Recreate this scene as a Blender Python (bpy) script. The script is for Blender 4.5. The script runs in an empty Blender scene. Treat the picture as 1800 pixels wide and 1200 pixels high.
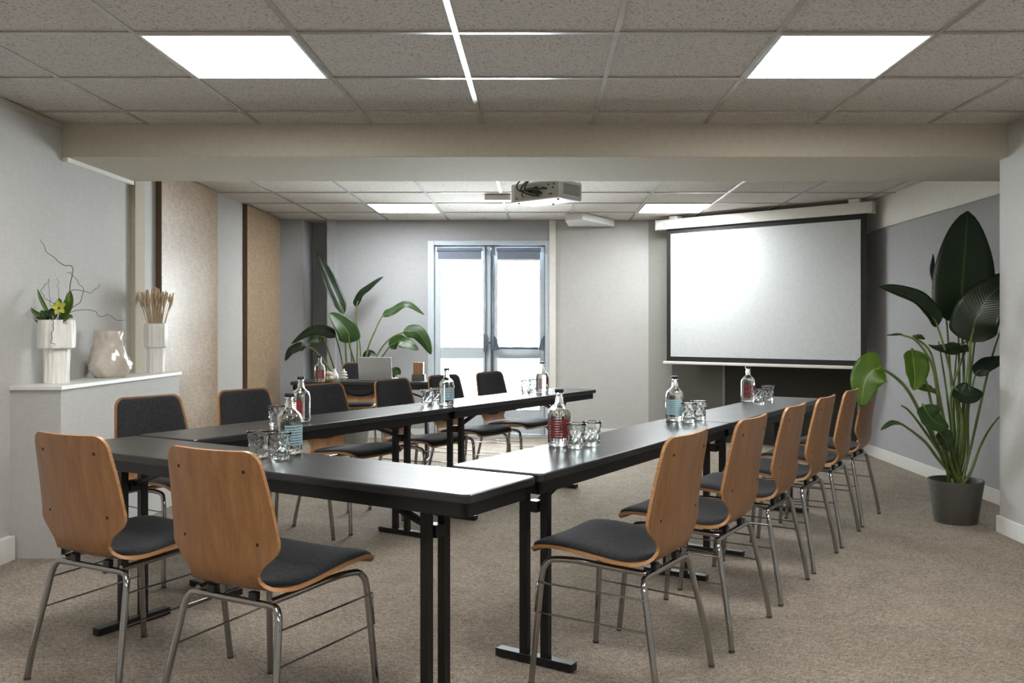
import bpy, math, random
from mathutils import Vector, Matrix
random.seed(7)
S = bpy.context.scene
COL = S.collection
PI = math.pi
EYE = 1.2; FPX = 1550.0; CX = 951.0; HY = 577.0     # eye height, focal length and principal point of the photograph

def at(px, py, Y):
    "world point seen at photo pixel (px,py) when it stands at distance Y"
    return Vector(((px - CX) / FPX * Y, Y, EYE - (py - HY) / FPX * Y))
def on(px, py, z):
    "world point on the horizontal plane z"
    D = FPX * (EYE - z) / (py - HY)
    return Vector(((px - CX) / FPX * D, D, z))

# ------------------------------------------------------------------ materials
def s2l(c):
    c /= 255.0
    return c / 12.92 if c <= .04045 else ((c + .055) / 1.055) ** 2.4
def rgb(r, g, b): return (s2l(r), s2l(g), s2l(b), 1)
class NT:
    def __init__(s, name):
        s.m = bpy.data.materials.new(name); s.m.use_nodes = True
        s.t = s.m.node_tree; s.b = s.t.nodes['Principled BSDF']; s.o = s.t.nodes['Material Output']
    def n(s, typ, **kw):
        nd = s.t.nodes.new(typ)
        for k, v in kw.items():
            if k.startswith('_'): setattr(nd, k[1:], v)
            else: nd.inputs[k.replace('__', ' ')].default_value = v
        return nd
    def l(s, a, b): s.t.links.new(a, b)
    def coord(s, scale=(1, 1, 1), out='Object'):
        tc = s.n('ShaderNodeTexCoord'); mp = s.n('ShaderNodeMapping'); mp.inputs['Scale'].default_value = scale
        s.l(tc.outputs[out], mp.inputs['Vector']); return mp.outputs[0]
    def noise(s, vec, scale, detail=4, rough=.5):
        nd = s.n('ShaderNodeTexNoise'); nd.inputs['Scale'].default_value = scale
        nd.inputs['Detail'].default_value = detail; nd.inputs['Roughness'].default_value = rough
        s.l(vec, nd.inputs['Vector']); return nd.outputs['Fac']
    def ramp(s, fac, stops):
        r = s.n('ShaderNodeValToRGB'); e = r.color_ramp.elements
        while len(e) < len(stops): e.new(.5)
        for el, (p, c) in zip(e, stops): el.position = p; el.color = c
        s.l(fac, r.inputs[0]); return r.outputs[0]
    def mix(s, a, b, fac, mode='MIX'):
        m = s.n('ShaderNodeMix', _data_type='RGBA', _blend_type=mode)
        for v, i in ((fac, 0), (a, 6), (b, 7)):
            if hasattr(v, 'node'): s.l(v, m.inputs[i])
            else: m.inputs[i].default_value = v
        return m.outputs[2]
    def bump(s, h, strength=.2, dist=.01):
        b = s.n('ShaderNodeBump'); b.inputs['Strength'].default_value = strength; b.inputs['Distance'].default_value = dist
        s.l(h, b.inputs['Height']); s.l(b.outputs[0], s.b.inputs['Normal'])
    def set(s, **kw):
        for k, v in kw.items(): s.b.inputs[k.replace('__', ' ')].default_value = v
        return s
MAT = {}
def simple(name, col, rough=.5, metal=0, spec=.5, noise=.04):
    t = NT(name).set(Roughness=rough, Metallic=metal); t.b.inputs['Specular IOR Level'].default_value = spec
    f = t.noise(t.coord(), 30)
    d = tuple(max(0, c * (1 - noise * 2)) for c in col[:3]) + (1,)
    t.l(t.ramp(f, [(.3, d), (.7, col)]), t.b.inputs['Base Color'])
    MAT[name] = t.m; return t.m

def weave(name, col, amt=.12, bump=.35):
    t = NT(name).set(Roughness=.75); t.b.inputs['Specular IOR Level'].default_value = .25
    a = t.noise(t.coord((14, 14, 190)), 1, 3, .6)      # horizontal threads
    b = t.noise(t.coord((190, 190, 14)), 1, 3, .6)     # vertical threads
    m = t.n('ShaderNodeMath', _operation='ADD'); t.l(a, m.inputs[0]); t.l(b, m.inputs[1])
    big = t.noise(t.coord(), 3, 2)
    d = tuple(c * (1 - amt) for c in col[:3]) + (1,); l = tuple(min(1, c * (1 + amt * .5)) for c in col[:3]) + (1,)
    h = t.n('ShaderNodeMath', _operation='MULTIPLY'); h.inputs[1].default_value = .5; t.l(m.outputs[0], h.inputs[0])
    c1 = t.ramp(h.outputs[0], [(.36, d), (.64, l)])
    t.l(t.mix(c1, t.ramp(big, [(.3, d), (.7, l)]), .2), t.b.inputs['Base Color'])
    t.bump(h.outputs[0], bump, .004)
    MAT[name] = t.m; return t.m
weave('wallpaper', rgb(186, 185, 182))
weave('wallpaper_blue', rgb(168, 170, 172))
weave('wallpaper_shade', rgb(150, 149, 144))  # wallpaper darkened to carry the shade beside the screen
weave('wallpaper_deep_shade', rgb(62, 61, 56), .1, .15)  # deep shade behind the screen, put into the wall colour
weave('wallpaper_half_shade', rgb(104, 102, 97), .1, .15)  # weaker shade behind the screen's left part, also in the colour
simple('white_paint', rgb(226, 224, 217), .5)
simple('cream_paint', rgb(186, 179, 163), .85, spec=.15)
simple('baseboard_paint', rgb(225, 225, 220), .4)
simple('grid_paint', rgb(176, 172, 165), .22, spec=.8)
simple('ceiling_box', rgb(225, 225, 225), .5)
simple('black_metal', rgb(9, 9, 10), .4)
simple('black_plastic', rgb(18, 18, 18), .4)
simple('hole', rgb(22, 14, 10), .8)
simple('rubber', rgb(60, 58, 54), .6)
simple('door_aluminium', rgb(188, 198, 205), .4)
simple('door_metal_dark', rgb(105, 118, 130), .35, .5)
simple('blind_fabric', rgb(120, 130, 145), .8)
simple('screen_white', rgb(208, 212, 213), .95, spec=.1)
simple('screen_black', rgb(26, 27, 28), .7)
simple('projector_white', rgb(224, 224, 220), .4)
simple('projector_grey', rgb(178, 176, 170), .5)
simple('vent_dark', rgb(22, 22, 22), .6)
simple('silver', rgb(205, 207, 208), .35, .35)
simple('pot_grey', rgb(84, 82, 76), .6, noise=.1)
simple('pot_pale', rgb(150, 152, 148), .6)
simple('soil', rgb(48, 36, 26), .95, noise=.4)
simple('orchid_yellow', rgb(190, 196, 84), .5)
simple('orchid_red', rgb(150, 40, 30), .5)
simple('twig', rgb(72, 60, 54), .7)
simple('label_red', rgb(128, 30, 40), .5)
simple('label_blue', rgb(160, 196, 208), .5)
simple('label_ink', rgb(24, 22, 28), .5)
simple('block_grey', rgb(110, 110, 108), .6)
simple('chrome', (.36, .355, .345, 1), .12, 1, noise=.02)
simple('gold_stripe', rgb(120, 92, 50), .5)

def mk_ceiling():
    t = NT('ceiling_tile').set(Roughness=.9); t.b.inputs['Specular IOR Level'].default_value = .1
    v = t.coord()
    f = t.noise(v, 95, 3, .7); g = t.noise(v, 420, 2)
    c = t.ramp(f, [(.36, rgb(96, 86, 77)), (.46, rgb(200, 195, 188)), (1, rgb(210, 205, 198))])
    t.l(t.mix(c, t.ramp(g, [(.35, rgb(166, 160, 152)), (.55, rgb(208, 203, 196))]), .35), t.b.inputs['Base Color'])
    t.bump(f, .3, .003); MAT['ceiling_tile'] = t.m
mk_ceiling()
def mk_carpet():
    t = NT('carpet').set(Roughness=1); t.b.inputs['Specular IOR Level'].default_value = .05
    v = t.coord()
    a = t.noise(t.coord((60, 210, 1)), 1, 4, .75); b = t.noise(t.coord((210, 60, 1)), 1, 4, .75)
    big = t.noise(t.coord((7, 7, 1)), 1, 5, .65); mid = t.noise(t.coord((34, 44, 1)), 1, 3, .6)
    ca = t.ramp(a, [(.40, rgb(88, 78, 68)), (.5, rgb(162, 149, 135)), (.59, rgb(224, 214, 202))])
    cb = t.ramp(b, [(.40, rgb(86, 76, 68)), (.5, rgb(160, 148, 136)), (.59, rgb(222, 212, 201))])
    c = t.mix(ca, cb, .5)
    c = t.mix(c, t.ramp(mid, [(.35, rgb(134, 122, 109)), (.65, rgb(198, 188, 176))]), .35)
    c = t.mix(c, t.ramp(big, [(.35, (.84, .83, .80, 1)), (.65, (1.06, 1.05, 1.03, 1))]), .8, 'MULTIPLY')
    t.l(c, t.b.inputs['Base Color'])
    m = t.n('ShaderNodeMath', _operation='ADD'); t.l(a, m.inputs[0]); t.l(b, m.inputs[1])
    t.bump(m.outputs[0], .9, .010); MAT['carpet'] = t.m
mk_carpet()
def mk_wood(name, c0, c1, c2, sc=(38, 38, 2.2), rough=.38, out='Object'):
    t = NT(name).set(Roughness=rough)
    v = t.coord(sc, out)
    a = t.noise(v, 1, 4, .6); b = t.noise(t.coord((sc[0] * 6, sc[1] * 6, sc[2] * 5), out), 1, 3, .6)
    c = t.ramp(a, [(.3, c0), (.5, c1), (.72, c2)])
    t.l(t.mix(c, t.ramp(b, [(.3, c0), (.7, c2)]), .25), t.b.inputs['Base Color'])
    t.bump(b, .05, .001); MAT[name] = t.m
mk_wood('beech_ply', rgb(110, 74, 42), rgb(130, 90, 54), rgb(148, 106, 67), (30, 30, 1.6))
mk_wood('ply_edge', rgb(150, 106, 64), rgb(176, 130, 84), rgb(196, 152, 106), (4, 4, 90))
mk_wood('stripe_wood', rgb(120, 74, 40), rgb(190, 140, 92), rgb(226, 196, 160), (60, 60, 1), .5)
def mk_panel():
    t = NT('panel_wood').set(Roughness=.36)
    a = t.noise(t.coord((1, 14, 90)), 1, 3, .6); b = t.noise(t.coord((1, 120, 9)), 1, 3, .6)
    m = t.n('ShaderNodeMath', _operation='ADD'); t.l(a, m.inputs[0]); t.l(b, m.inputs[1])
    h = t.n('ShaderNodeMath', _operation='MULTIPLY'); h.inputs[1].default_value = .5; t.l(m.outputs[0], h.inputs[0])
    t.l(t.ramp(h.outputs[0], [(.38, rgb(132, 111, 88)), (.6, rgb(172, 150, 124))]), t.b.inputs['Base Color'])
    t.bump(h.outputs[0], .35, .004); MAT['panel_wood'] = t.m
mk_panel()
simple('panel_edge', rgb(92, 72, 50), .5)
def mk_fabric():
    t = NT('charcoal_fabric').set(Roughness=.95); t.b.inputs['Specular IOR Level'].default_value = .2
    t.b.inputs['Sheen Weight'].default_value = .08
    a = t.noise(t.coord((60, 60, 420)), 1, 3, .7); b = t.noise(t.coord((420, 420, 60)), 1, 3, .7)
    m = t.n('ShaderNodeMath', _operation='ADD'); t.l(a, m.inputs[0]); t.l(b, m.inputs[1])
    h = t.n('ShaderNodeMath', _operation='MULTIPLY'); h.inputs[1].default_value = .5; t.l(m.outputs[0], h.inputs[0])
    t.l(t.ramp(h.outputs[0], [(.36, rgb(20, 20, 22)), (.62, rgb(52, 52, 56))]), t.b.inputs['Base Color'])
    t.bump(h.outputs[0], .3, .002); MAT['charcoal_fabric'] = t.m
mk_fabric()
def mk_laminate():
    t = NT('black_laminate').set(Roughness=.3, IOR=1.5); t.b.inputs['Specular IOR Level'].default_value = .75
    v = t.coord((1, 5, 1)); a = t.noise(v, 3, 2, .5); b = t.noise(t.coord(), 240, 2)
    t.l(t.ramp(a, [(.3, rgb(26, 26, 27)), (.7, rgb(33, 33, 34))]), t.b.inputs['Base Color'])
    r = t.n('ShaderNodeMapRange'); r.inputs[3].default_value = .27; r.inputs[4].default_value = .33
    t.l(a, r.inputs[0]); t.l(r.outputs[0], t.b.inputs['Roughness'])
    t.bump(b, .06, .001); MAT['black_laminate'] = t.m
mk_laminate()
def mk_ceramic(name, col, rough, amt):
    t = NT(name).set(Roughness=rough)
    f = t.noise(t.coord(), 25, 4)
    d = tuple(c * (1 - amt) for c in col[:3]) + (1,)
    t.l(t.ramp(f, [(.3, d), (.7, col)]), t.b.inputs['Base Color'])
    t.bump(f, .25, .004); MAT[name] = t.m
mk_ceramic('chalk_ceramic', rgb(238, 236, 230), .55, .05)
mk_ceramic('glazed_ceramic', rgb(206, 198, 186), .1, .16)
mk_ceramic('stripe_ceramic', rgb(226, 214, 190), .4, .1)
def mk_leaf(name, c0, c1, cv):
    t = NT(name).set(Roughness=.38)
    uv = t.n('ShaderNodeUVMap'); sp = t.n('ShaderNodeSeparateXYZ'); t.l(uv.outputs[0], sp.inputs[0])
    ab = t.n('ShaderNodeMath', _operation='ABSOLUTE'); sb = t.n('ShaderNodeMath', _operation='SUBTRACT'); sb.inputs[1].default_value = .5
    t.l(sp.outputs[0], sb.inputs[0]); t.l(sb.outputs[0], ab.inputs[0])
    k = t.n('ShaderNodeMath', _operation='MULTIPLY_ADD'); k.inputs[1].default_value = -.35; t.l(ab.outputs[0], k.inputs[0]); t.l(sp.outputs[1], k.inputs[2])
    w = t.n('ShaderNodeMath', _operation='SINE'); q = t.n('ShaderNodeMath', _operation='MULTIPLY'); q.inputs[1].default_value = 170
    t.l(k.outputs[0], q.inputs[0]); t.l(q.outputs[0], w.inputs[0])
    wr = t.n('ShaderNodeMapRange'); wr.inputs[1].default_value = -1; t.l(w.outputs[0], wr.inputs[0])
    big = t.noise(t.coord(), 9, 3)
    c = t.mix(t.ramp(big, [(.3, c0), (.7, c1)]), t.ramp(wr.outputs[0], [(0, c0), (1, c1)]), .35)
    mr = t.ramp(ab.outputs[0], [(.012, (1, 1, 1, 1)), (.03, (0, 0, 0, 1))])
    c = t.mix(c, cv, mr)
    t.l(c, t.b.inputs['Base Color']); t.bump(wr.outputs[0], .25, .002)
    tr = t.n('ShaderNodeBsdfTranslucent'); mx = t.n('ShaderNodeMixShader'); mx.inputs[0].default_value = .14
    t.l(t.mix(c, (1.5, 1.9, .6, 1), 1, 'MULTIPLY'), tr.inputs[0]); t.l(t.b.outputs[0], mx.inputs[1]); t.l(tr.outputs[0], mx.inputs[2])
    t.l(mx.outputs[0], t.o.inputs[0]); MAT[name] = t.m
mk_leaf('leaf_dark', rgb(13, 27, 9), rgb(23, 42, 15), rgb(52, 72, 32))
mk_leaf('leaf_green', rgb(24, 48, 10), rgb(42, 74, 18), rgb(84, 108, 44))
mk_leaf('leaf_bright', rgb(52, 82, 8), rgb(80, 112, 16), rgb(110, 138, 44))
mk_leaf('leaf_small', rgb(50, 84, 18), rgb(86, 120, 34), rgb(120, 150, 60))
mk_wood('stem_green', rgb(54, 70, 30), rgb(84, 104, 48), rgb(112, 128, 66), (6, 6, 3), .5)
mk_wood('straw', rgb(160, 138, 112), rgb(196, 172, 142), rgb(226, 206, 176), (60, 60, 20), .8)
def mk_glass(name, col=(1, 1, 1, 1), ior=1.45, rough=0.0):
    t = NT(name).set(Roughness=rough, IOR=ior); t.b.inputs['Transmission Weight'].default_value = 1
    t.b.inputs['Base Color'].default_value = col
    MAT[name] = t.m
mk_glass('bottle_glass', (.97, .99, .98, 1), 1.45); mk_glass('water', (.99, 1, 1, 1), 1.33)
def mk_pane():
    t = NT('pane_glass'); tr = t.n('ShaderNodeBsdfTransparent'); gl = t.n('ShaderNodeBsdfGlossy'); gl.inputs['Roughness'].default_value = .02
    tr.inputs[0].default_value = (.96, .98, .98, 1)
    fr = t.n('ShaderNodeFresnel'); mx = t.n('ShaderNodeMixShader'); t.l(fr.outputs[0], mx.inputs[0])
    t.l(tr.outputs[0], mx.inputs[1]); t.l(gl.outputs[0], mx.inputs[2]); t.l(mx.outputs[0], t.o.inputs[0]); MAT['pane_glass'] = t.m
mk_pane()
def emit(name, col, st):
    t = NT(name); e = t.n('ShaderNodeEmission'); e.inputs[0].default_value = col; e.inputs[1].default_value = st
    t.l(e.outputs[0], t.o.inputs[0]); MAT[name] = t.m
emit('lamp_near', (1, .985, .96, 1), 13)
emit('lamp_far', (.96, .985, 1, 1), 17)

# ------------------------------------------------------------------ mesh builder
class MB:
    def __init__(s): s.v = []; s.f = []; s.uv = {}; s.mi = []; s.cur = 0
    def add(s, vs, fs):
        o = len(s.v); s.v += [tuple(v) for v in vs]
        for f in fs: s.f.append(tuple(i + o for i in f)); s.mi.append(s.cur)
        return o
    def box(s, x0, x1, y0, y1, z0, z1):
        vs = [(x, y, z) for z in (z0, z1) for y in (y0, y1) for x in (x0, x1)]
        s.add(vs, [(0, 2, 3, 1), (4, 5, 7, 6), (0, 1, 5, 4), (2, 6, 7, 3), (0, 4, 6, 2), (1, 3, 7, 5)]); return s
    def bar(s, a, b, w, h, up=(0, 0, 1)):
        a, b = Vector(a), Vector(b); d = (b - a).normalized(); up = Vector(up)
        if abs(d.dot(up)) > .98: up = Vector((0, 1, 0))
        r = d.cross(up).normalized(); u = r.cross(d).normalized()
        vs = [p + r * (w / 2 * i) + u * (h / 2 * j) for p in (a, b) for (i, j) in ((-1, -1), (1, -1), (1, 1), (-1, 1))]
        s.add(vs, [(0, 1, 2, 3), (7, 6, 5, 4), (0, 4, 5, 1), (1, 5, 6, 2), (2, 6, 7, 3), (3, 7, 4, 0)]); return s
    def tube(s, pts, r, n=10, r1=None):
        pts = [Vector(p) for p in pts]; N = len(pts); rings = []
        prev = None
        for i, p in enumerate(pts):
            t = (pts[min(i + 1, N - 1)] - pts[max(i - 1, 0)]).normalized()
            if prev is None: prev = t.orthogonal().normalized()
            u = (prev - t * prev.dot(t)); u = u.normalized() if u.length > 1e-6 else t.orthogonal().normalized(); prev = u
            w = t.cross(u); rr = r if r1 is None else r + (r1 - r) * i / (N - 1)
            if callable(r): rr = r(i / (N - 1))
            rings.append([p + (u * math.cos(2 * PI * k / n) + w * math.sin(2 * PI * k / n)) * rr for k in range(n)])
        vs = [q for ring in rings for q in ring]; fs = []
        for i in range(N - 1):
            for k in range(n): fs.append((i * n + k, i * n + (k + 1) % n, (i + 1) * n + (k + 1) % n, (i + 1) * n + k))
        fs.append(tuple(reversed(range(n)))); fs.append(tuple((N - 1) * n + k for k in range(n)))
        s.add(vs, fs); return s
    def lathe(s, prof, n=32, c=(0, 0, 0), fn=None, close=True):
        "prof: (r,z) list; fn(r,z,a)->r"
        vs = []
        for (r, z) in prof:
            for k in range(n):
                a = 2 * PI * k / n; rr = fn(r, z, a) if fn else r
                vs.append((c[0] + rr * math.cos(a), c[1] + rr * math.sin(a), c[2] + z))
        fs = []
        for i in range(len(prof) - 1):
            for k in range(n): fs.append((i * n + k, i * n + (k + 1) % n, (i + 1) * n + (k + 1) % n, (i + 1) * n + k))
        if close:
            fs.append(tuple(reversed(range(n)))); m = (len(prof) - 1) * n; fs.append(tuple(m + k for k in range(n)))
        s.add(vs, fs); return s
    def prism(s, poly, z0, z1):
        n = len(poly); vs = [(x, y, z0) for x, y in poly] + [(x, y, z1) for x, y in poly]
        s.add(vs, [tuple(reversed(range(n))), tuple(range(n, 2 * n))] + [(i, (i + 1) % n, n + (i + 1) % n, n + i) for i in range(n)]); return s
    def sphere(s, c, r, n=12, sc=(1, 1, 1)):
        vs = []; m = n // 2
        for i in range(m + 1):
            th = PI * i / m
            for k in range(n):
                a = 2 * PI * k / n
                vs.append((c[0] + sc[0] * r * math.sin(th) * math.cos(a), c[1] + sc[1] * r * math.sin(th) * math.sin(a), c[2] - sc[2] * r * math.cos(th)))
        fs = [(i * n + k, i * n + (k + 1) % n, (i + 1) * n + (k + 1) % n, (i + 1) * n + k) for i in range(m) for k in range(n)]
        s.add(vs, fs); return s
    def build(s, name, mat, parent=None, smooth=False, bevel=0, seg=2, solid=0, angle=None, loc=None, rotz=None):
        me = bpy.data.meshes.new(name); me.from_pydata(s.v, [], s.f); me.update()
        for m in (mat if isinstance(mat, (list, tuple)) else [mat]): me.materials.append(MAT[m])
        for p, mi in zip(me.polygons, s.mi): p.use_smooth = smooth; p.material_index = mi
        if s.uv:
            ul = me.uv_layers.new(name='UVMap')
            for lp in me.loops: ul.data[lp.index].uv = s.uv.get(lp.vertex_index, (0, 0))
        import bmesh
        bm = bmesh.new(); bm.from_mesh(me); bmesh.ops.recalc_face_normals(bm, faces=bm.faces); bm.to_mesh(me); bm.free()
        if smooth and angle: me.set_sharp_from_angle(angle=math.radians(angle))
        o = bpy.data.objects.new(name, me); COL.objects.link(o)
        if parent: o.parent = parent
        if loc: o.location = loc
        if rotz is not None: o.rotation_euler.z = rotz
        if solid:
            md = o.modifiers.new('Solidify', 'SOLIDIFY'); md.thickness = solid; md.offset = 0
        if bevel:
            md = o.modifiers.new('Bevel', 'BEVEL'); md.width = bevel; md.segments = seg; md.limit_method = 'ANGLE'; md.angle_limit = math.radians(40)
        return o
def thing(name, label, cat, loc=(0, 0, 0), rotz=0, group=None):
    o = bpy.data.objects.new(name, None); COL.objects.link(o); o.empty_display_size = .1
    o.location = loc; o.rotation_euler = (0, 0, rotz); return tag(o, label, cat, group)
def tag(o, label, cat, group=None):
    o['label'] = label; o['category'] = cat
    if group: o['group'] = group
    return o
def struct(o, label=None):
    o['kind'] = 'structure'
    if label: o['label'] = label
    return o
def dup(root, loc, rotz, label):
    r = root.copy(); COL.objects.link(r); r.location = loc; r.rotation_euler = (0, 0, rotz); r['label'] = label
    for ch in list(root.children):
        c = ch.copy(); COL.objects.link(c); c.parent = r
        for g in ch.children:
            d = g.copy(); COL.objects.link(d); d.parent = c
    return r
def catmull(pts, n):
    P = [Vector(p) for p in pts]; P = [P[0] * 2 - P[1]] + P + [P[-1] * 2 - P[-2]]; out = []; m = len(P) - 3
    for i in range(n + 1):
        t = i / n * m; k = min(int(t), m - 1); t -= k; a, b, c, d = P[k:k + 4]
        out.append(.5 * ((2 * b) + (c - a) * t + (2 * a - 5 * b + 4 * c - d) * t * t + (3 * b - a - 3 * c + d) * t ** 3))
    return out

# ------------------------------------------------------------------ the room
XL, XL2, XR, XRN = -2.77, -2.83, 3.12, 2.70
CZ, FAR, NEAR = 2.38, 9.68, -2.6
B0, B1, BZ = 5.095, 5.94, 2.19
struct(MB().box(-3.1, 3.5, NEAR - .1, 10.2, -.1, 0).build('floor', 'carpet'), 'beige and brown flecked carpet floor')
ceil = struct(MB().box(-3.1, 3.5, NEAR - .1, 10.2, CZ + .006, CZ + .1).build('ceiling', 'ceiling_tile'), 'speckled mineral tile suspended ceiling')
g = MB()
ny = [3.53 + .64 * k for k in range(-9, 3)]; nx = [-1.632 + .645 * k for k in range(-2, 8)]
for y in ny: g.box(-2.77, 2.72, y - .012, y + .012, CZ, CZ + .014)
for x in nx: g.box(x - .012, x + .012, NEAR, B0, CZ + .001, CZ + .014)
fy = [7.685 + .655 * k for k in range(-2, 4)]; fx = [-.35 + .66 * k for k in range(-4, 6)]
for y in fy: g.box(-2.83, 3.12, y - .012, y + .012, CZ, CZ + .014)
for x in fx: g.box(x - .012, x + .012, B1, 10, CZ + .001, CZ + .014)
g.build('ceiling_grid', 'grid_paint', ceil)
m = MB().box(XL - .12, XL, NEAR, B1, 0, CZ + .01); m.box(XL2 - .12, XL2, B1, 9.8, 0, CZ + .01)
struct(m.build('wall_left', 'wallpaper'), 'pale grey woven wallpaper wall on the left')
struct(MB().box(-2.95, -2.575, 9.55, 10.1, 0, CZ + .01).build('wall_left_corner', 'wallpaper_blue'), 'grey corner column behind the left chairs')
m = MB().box(-2.6, -2.3, 9.95, 10.05, 0, CZ + .01)
m.box(-2.33, -1.243, FAR, FAR + .3, 0, CZ + .01); m.box(-1.243, .09, FAR, FAR + .3, 2.165, CZ + .01); 
struct(MB().box(.09, 1.2, FAR, FAR + .3, 0, CZ + .01).build('wall_back_right', 'wallpaper'), 'lighter wallpapered back wall right of the doors')
struct(m.build('wall_back', 'wallpaper_blue'), 'grey back wall around the glass doors')
def wallseg(name, a, b, mat, th=.1, z0=0, z1=CZ + .01, lab=None):
    a, b = Vector(a), Vector(b); d = (b - a).normalized(); nrm = Vector((-d.y, d.x))
    if nrm.y < 0: nrm = -nrm
    p = [a, b, b + nrm * th, a + nrm * th]
    return struct(MB().prism([(q.x, q.y) for q in p], z0, z1).build(name, mat), lab)
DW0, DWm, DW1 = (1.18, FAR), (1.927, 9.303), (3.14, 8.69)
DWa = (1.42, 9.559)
wallseg('wall_right_corner', DW0, DWa, 'wallpaper_shade', lab='grey wall end left of the projection screen, darkened to hold shade')
wallseg('wall_behind_screen', DWa, DWm, 'wallpaper_half_shade', lab='wall behind left part of screen, its shade painted dark taupe')
wallseg('wall_behind_screen.001', DWm, DW1, 'wallpaper_deep_shade', lab='wall behind right part of screen, its deep shade painted near black')
struct(MB().bar((DWm[0] - .0, DWm[1] - .006, 0), (DWm[0], DWm[1] - .006, CZ), .02, .02).build('trim_1', 'pot_pale'), 'thin pale strip between the wall parts painted with shade')
m = MB().box(XR, XR + .1, B0, 8.9, 0, CZ + .01)
struct(m.build('wall_right', 'wallpaper_blue'), 'grey woven wallpaper wall behind the large plant')
struct(MB().box(XRN, 3.3, NEAR, 5.19, 0, CZ + .01).build('wall_right_near', 'wallpaper'), 'pale wallpaper wall end right of the large plant')
struct(MB().box(-3, 3.3, NEAR - .1, NEAR, 0, CZ + .01).build('wall_front', 'wallpaper'), 'wall behind the camera')
struct(MB().box(XL, 3.3, B0, B1, BZ, CZ + .01).build('trim_2', 'cream_paint', bevel=.004), 'cream ceiling beam spanning the room')
struct(MB().box(XR - .03, XR, B1, 8.5, 2.11, CZ + .01).build('trim_3', 'white_paint'), 'white band along the top of the right wall')
struct(MB().box(XL2, -2.735, B1 + .005, 6.09, .0, CZ + .01).build('trim_4', 'cream_paint', bevel=.002), 'cream casing column beyond the beam')
struct(MB().box(-2.33, -2.242, FAR - .08, FAR + .05, 0, CZ + .01).build('trim_5', 'wallpaper_blue'), 'pale vertical casing at back left corner')
struct(MB().box(.092, .16, FAR - .03, FAR + .02, 0, CZ + .01).build('trim_6', 'white_paint'), 'white vertical strip right of the doors')
struct(MB().box(-2.79, -2.76, .1, B0 - .01, CZ - .03, CZ).build('trim_7', 'cream_paint'), 'cream ceiling edge strip along left wall')
def base(name, segs, z=.1, th=.015, lab=None):
    m = MB()
    for a, b in segs:
        a, b = Vector(a), Vector(b); m.bar((a.x, a.y, z / 2), (b.x, b.y, z / 2), th, z)
    return struct(m.build(name, 'baseboard_paint', bevel=.003), lab)
base('baseboard_left', [((XL + .02, NEAR + .1), (XL + .02, 4.58))], .125, .04, 'thick white baseboard of the left wall')
base('baseboard_left.001', [((XL2 + .008, 6.1), (XL2 + .008, 9.54)), ((XL2 + .03, 9.54), (-2.58, 9.54))], lab='white baseboard beyond the beam')
base('baseboard_right', [((XR - .008, 5.2), (XR - .008, 8.68))], .1, .015, 'white baseboard behind the large plant')
base('baseboard_right.001', [((XRN - .008, NEAR + .1), (XRN - .008, 5.19)), ((XRN - .015, 5.198), (XR, 5.198))], .1, .015, 'white baseboard of the near right wall end')
base('baseboard_back', [((-2.24, FAR - .008), (-1.25, FAR - .008)), ((.17, FAR - .008), (1.17, FAR - .008))], .1, .015, 'white baseboard of the back wall')
tag(MB().prism([(.25, 9.12), (.42, 8.98), (.80, 9.6), (.30, 9.6)], CZ - .07, CZ).build('ceiling_box', 'ceiling_box', bevel=.004),
    'small white wedge shaped box on ceiling right of the glass doors', 'ceiling box')

# wood wall panels
for i, (y0, y1, lab) in enumerate(((6.48, 7.6, 'wide tan woven-texture wooden wall panel beside the wheat vase'), (8.37, 9.42, 'narrower looking tan wooden wall panel farther from the beam'))):
    o = MB().box(XL2 + .012, XL2 + .044, y0, y1, .1, CZ - .005).build('wall_panel', 'panel_wood', bevel=.001)
    tag(o, lab, 'wall panel', 'wooden panels on the left wall')
    MB().box(XL2 + .001, XL2 + .043, y0 - .004, y0, .1, CZ - .005).build('edge', 'panel_edge', o)

struct(MB().box(XL, XL + .03, B0 + .01, B1, BZ - .025, BZ).build('trim_9', 'white_paint'), 'thin white strip under the beam along the left wall')
# ceiling lights
def lamp(x0, x1, y0, y1, mat, lab):
    t = thing('ceiling_light', lab, 'ceiling light', ((x0 + x1) / 2, (y0 + y1) / 2, CZ), 0, 'square ceiling light panels')
    w, d = (x1 - x0) / 2, (y1 - y0) / 2
    f = MB(); e = .012
    f.box(-w, w, -d, -d + e, -.004, .012); f.box(-w, w, d - e, d, -.004, .012); f.box(-w, -w + e, -d + e, d - e, -.004, .012); f.box(w - e, w, -d + e, d - e, -.004, .012)
    f.build('frame', 'white_paint', t)
    MB().box(-w + e, w - e, -d + e, d - e, -.002, .008).build('diffuser', mat, t)
lamp(-1.62, -1.0, 3.54, 4.16, 'lamp_near', 'bright square ceiling light nearest, on the left')
lamp(.96, 1.58, 3.54, 4.16, 'lamp_near', 'bright square ceiling light nearest, on the right')
lamp(-1.655, -1.025, 8.35, 8.98, 'lamp_far', 'small distant square ceiling light left of the projector')
lamp(.985, 1.615, 8.35, 8.98, 'lamp_far', 'small distant square ceiling light above the screen corner')
for x0 in (-1.62, .96):  # unseen panels added to light the foreground
    for y0 in (.98, -1.58): lamp(x0, x0 + .62, y0, y0 + .62, 'lamp_near', 'square ceiling light out of view, added as fill for the near room')
for o in list(COL.objects):
    if o.get('label', '').startswith('square ceiling light out'): o['label'] = 'added unseen square ceiling light behind the view, filling the near room'

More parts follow.
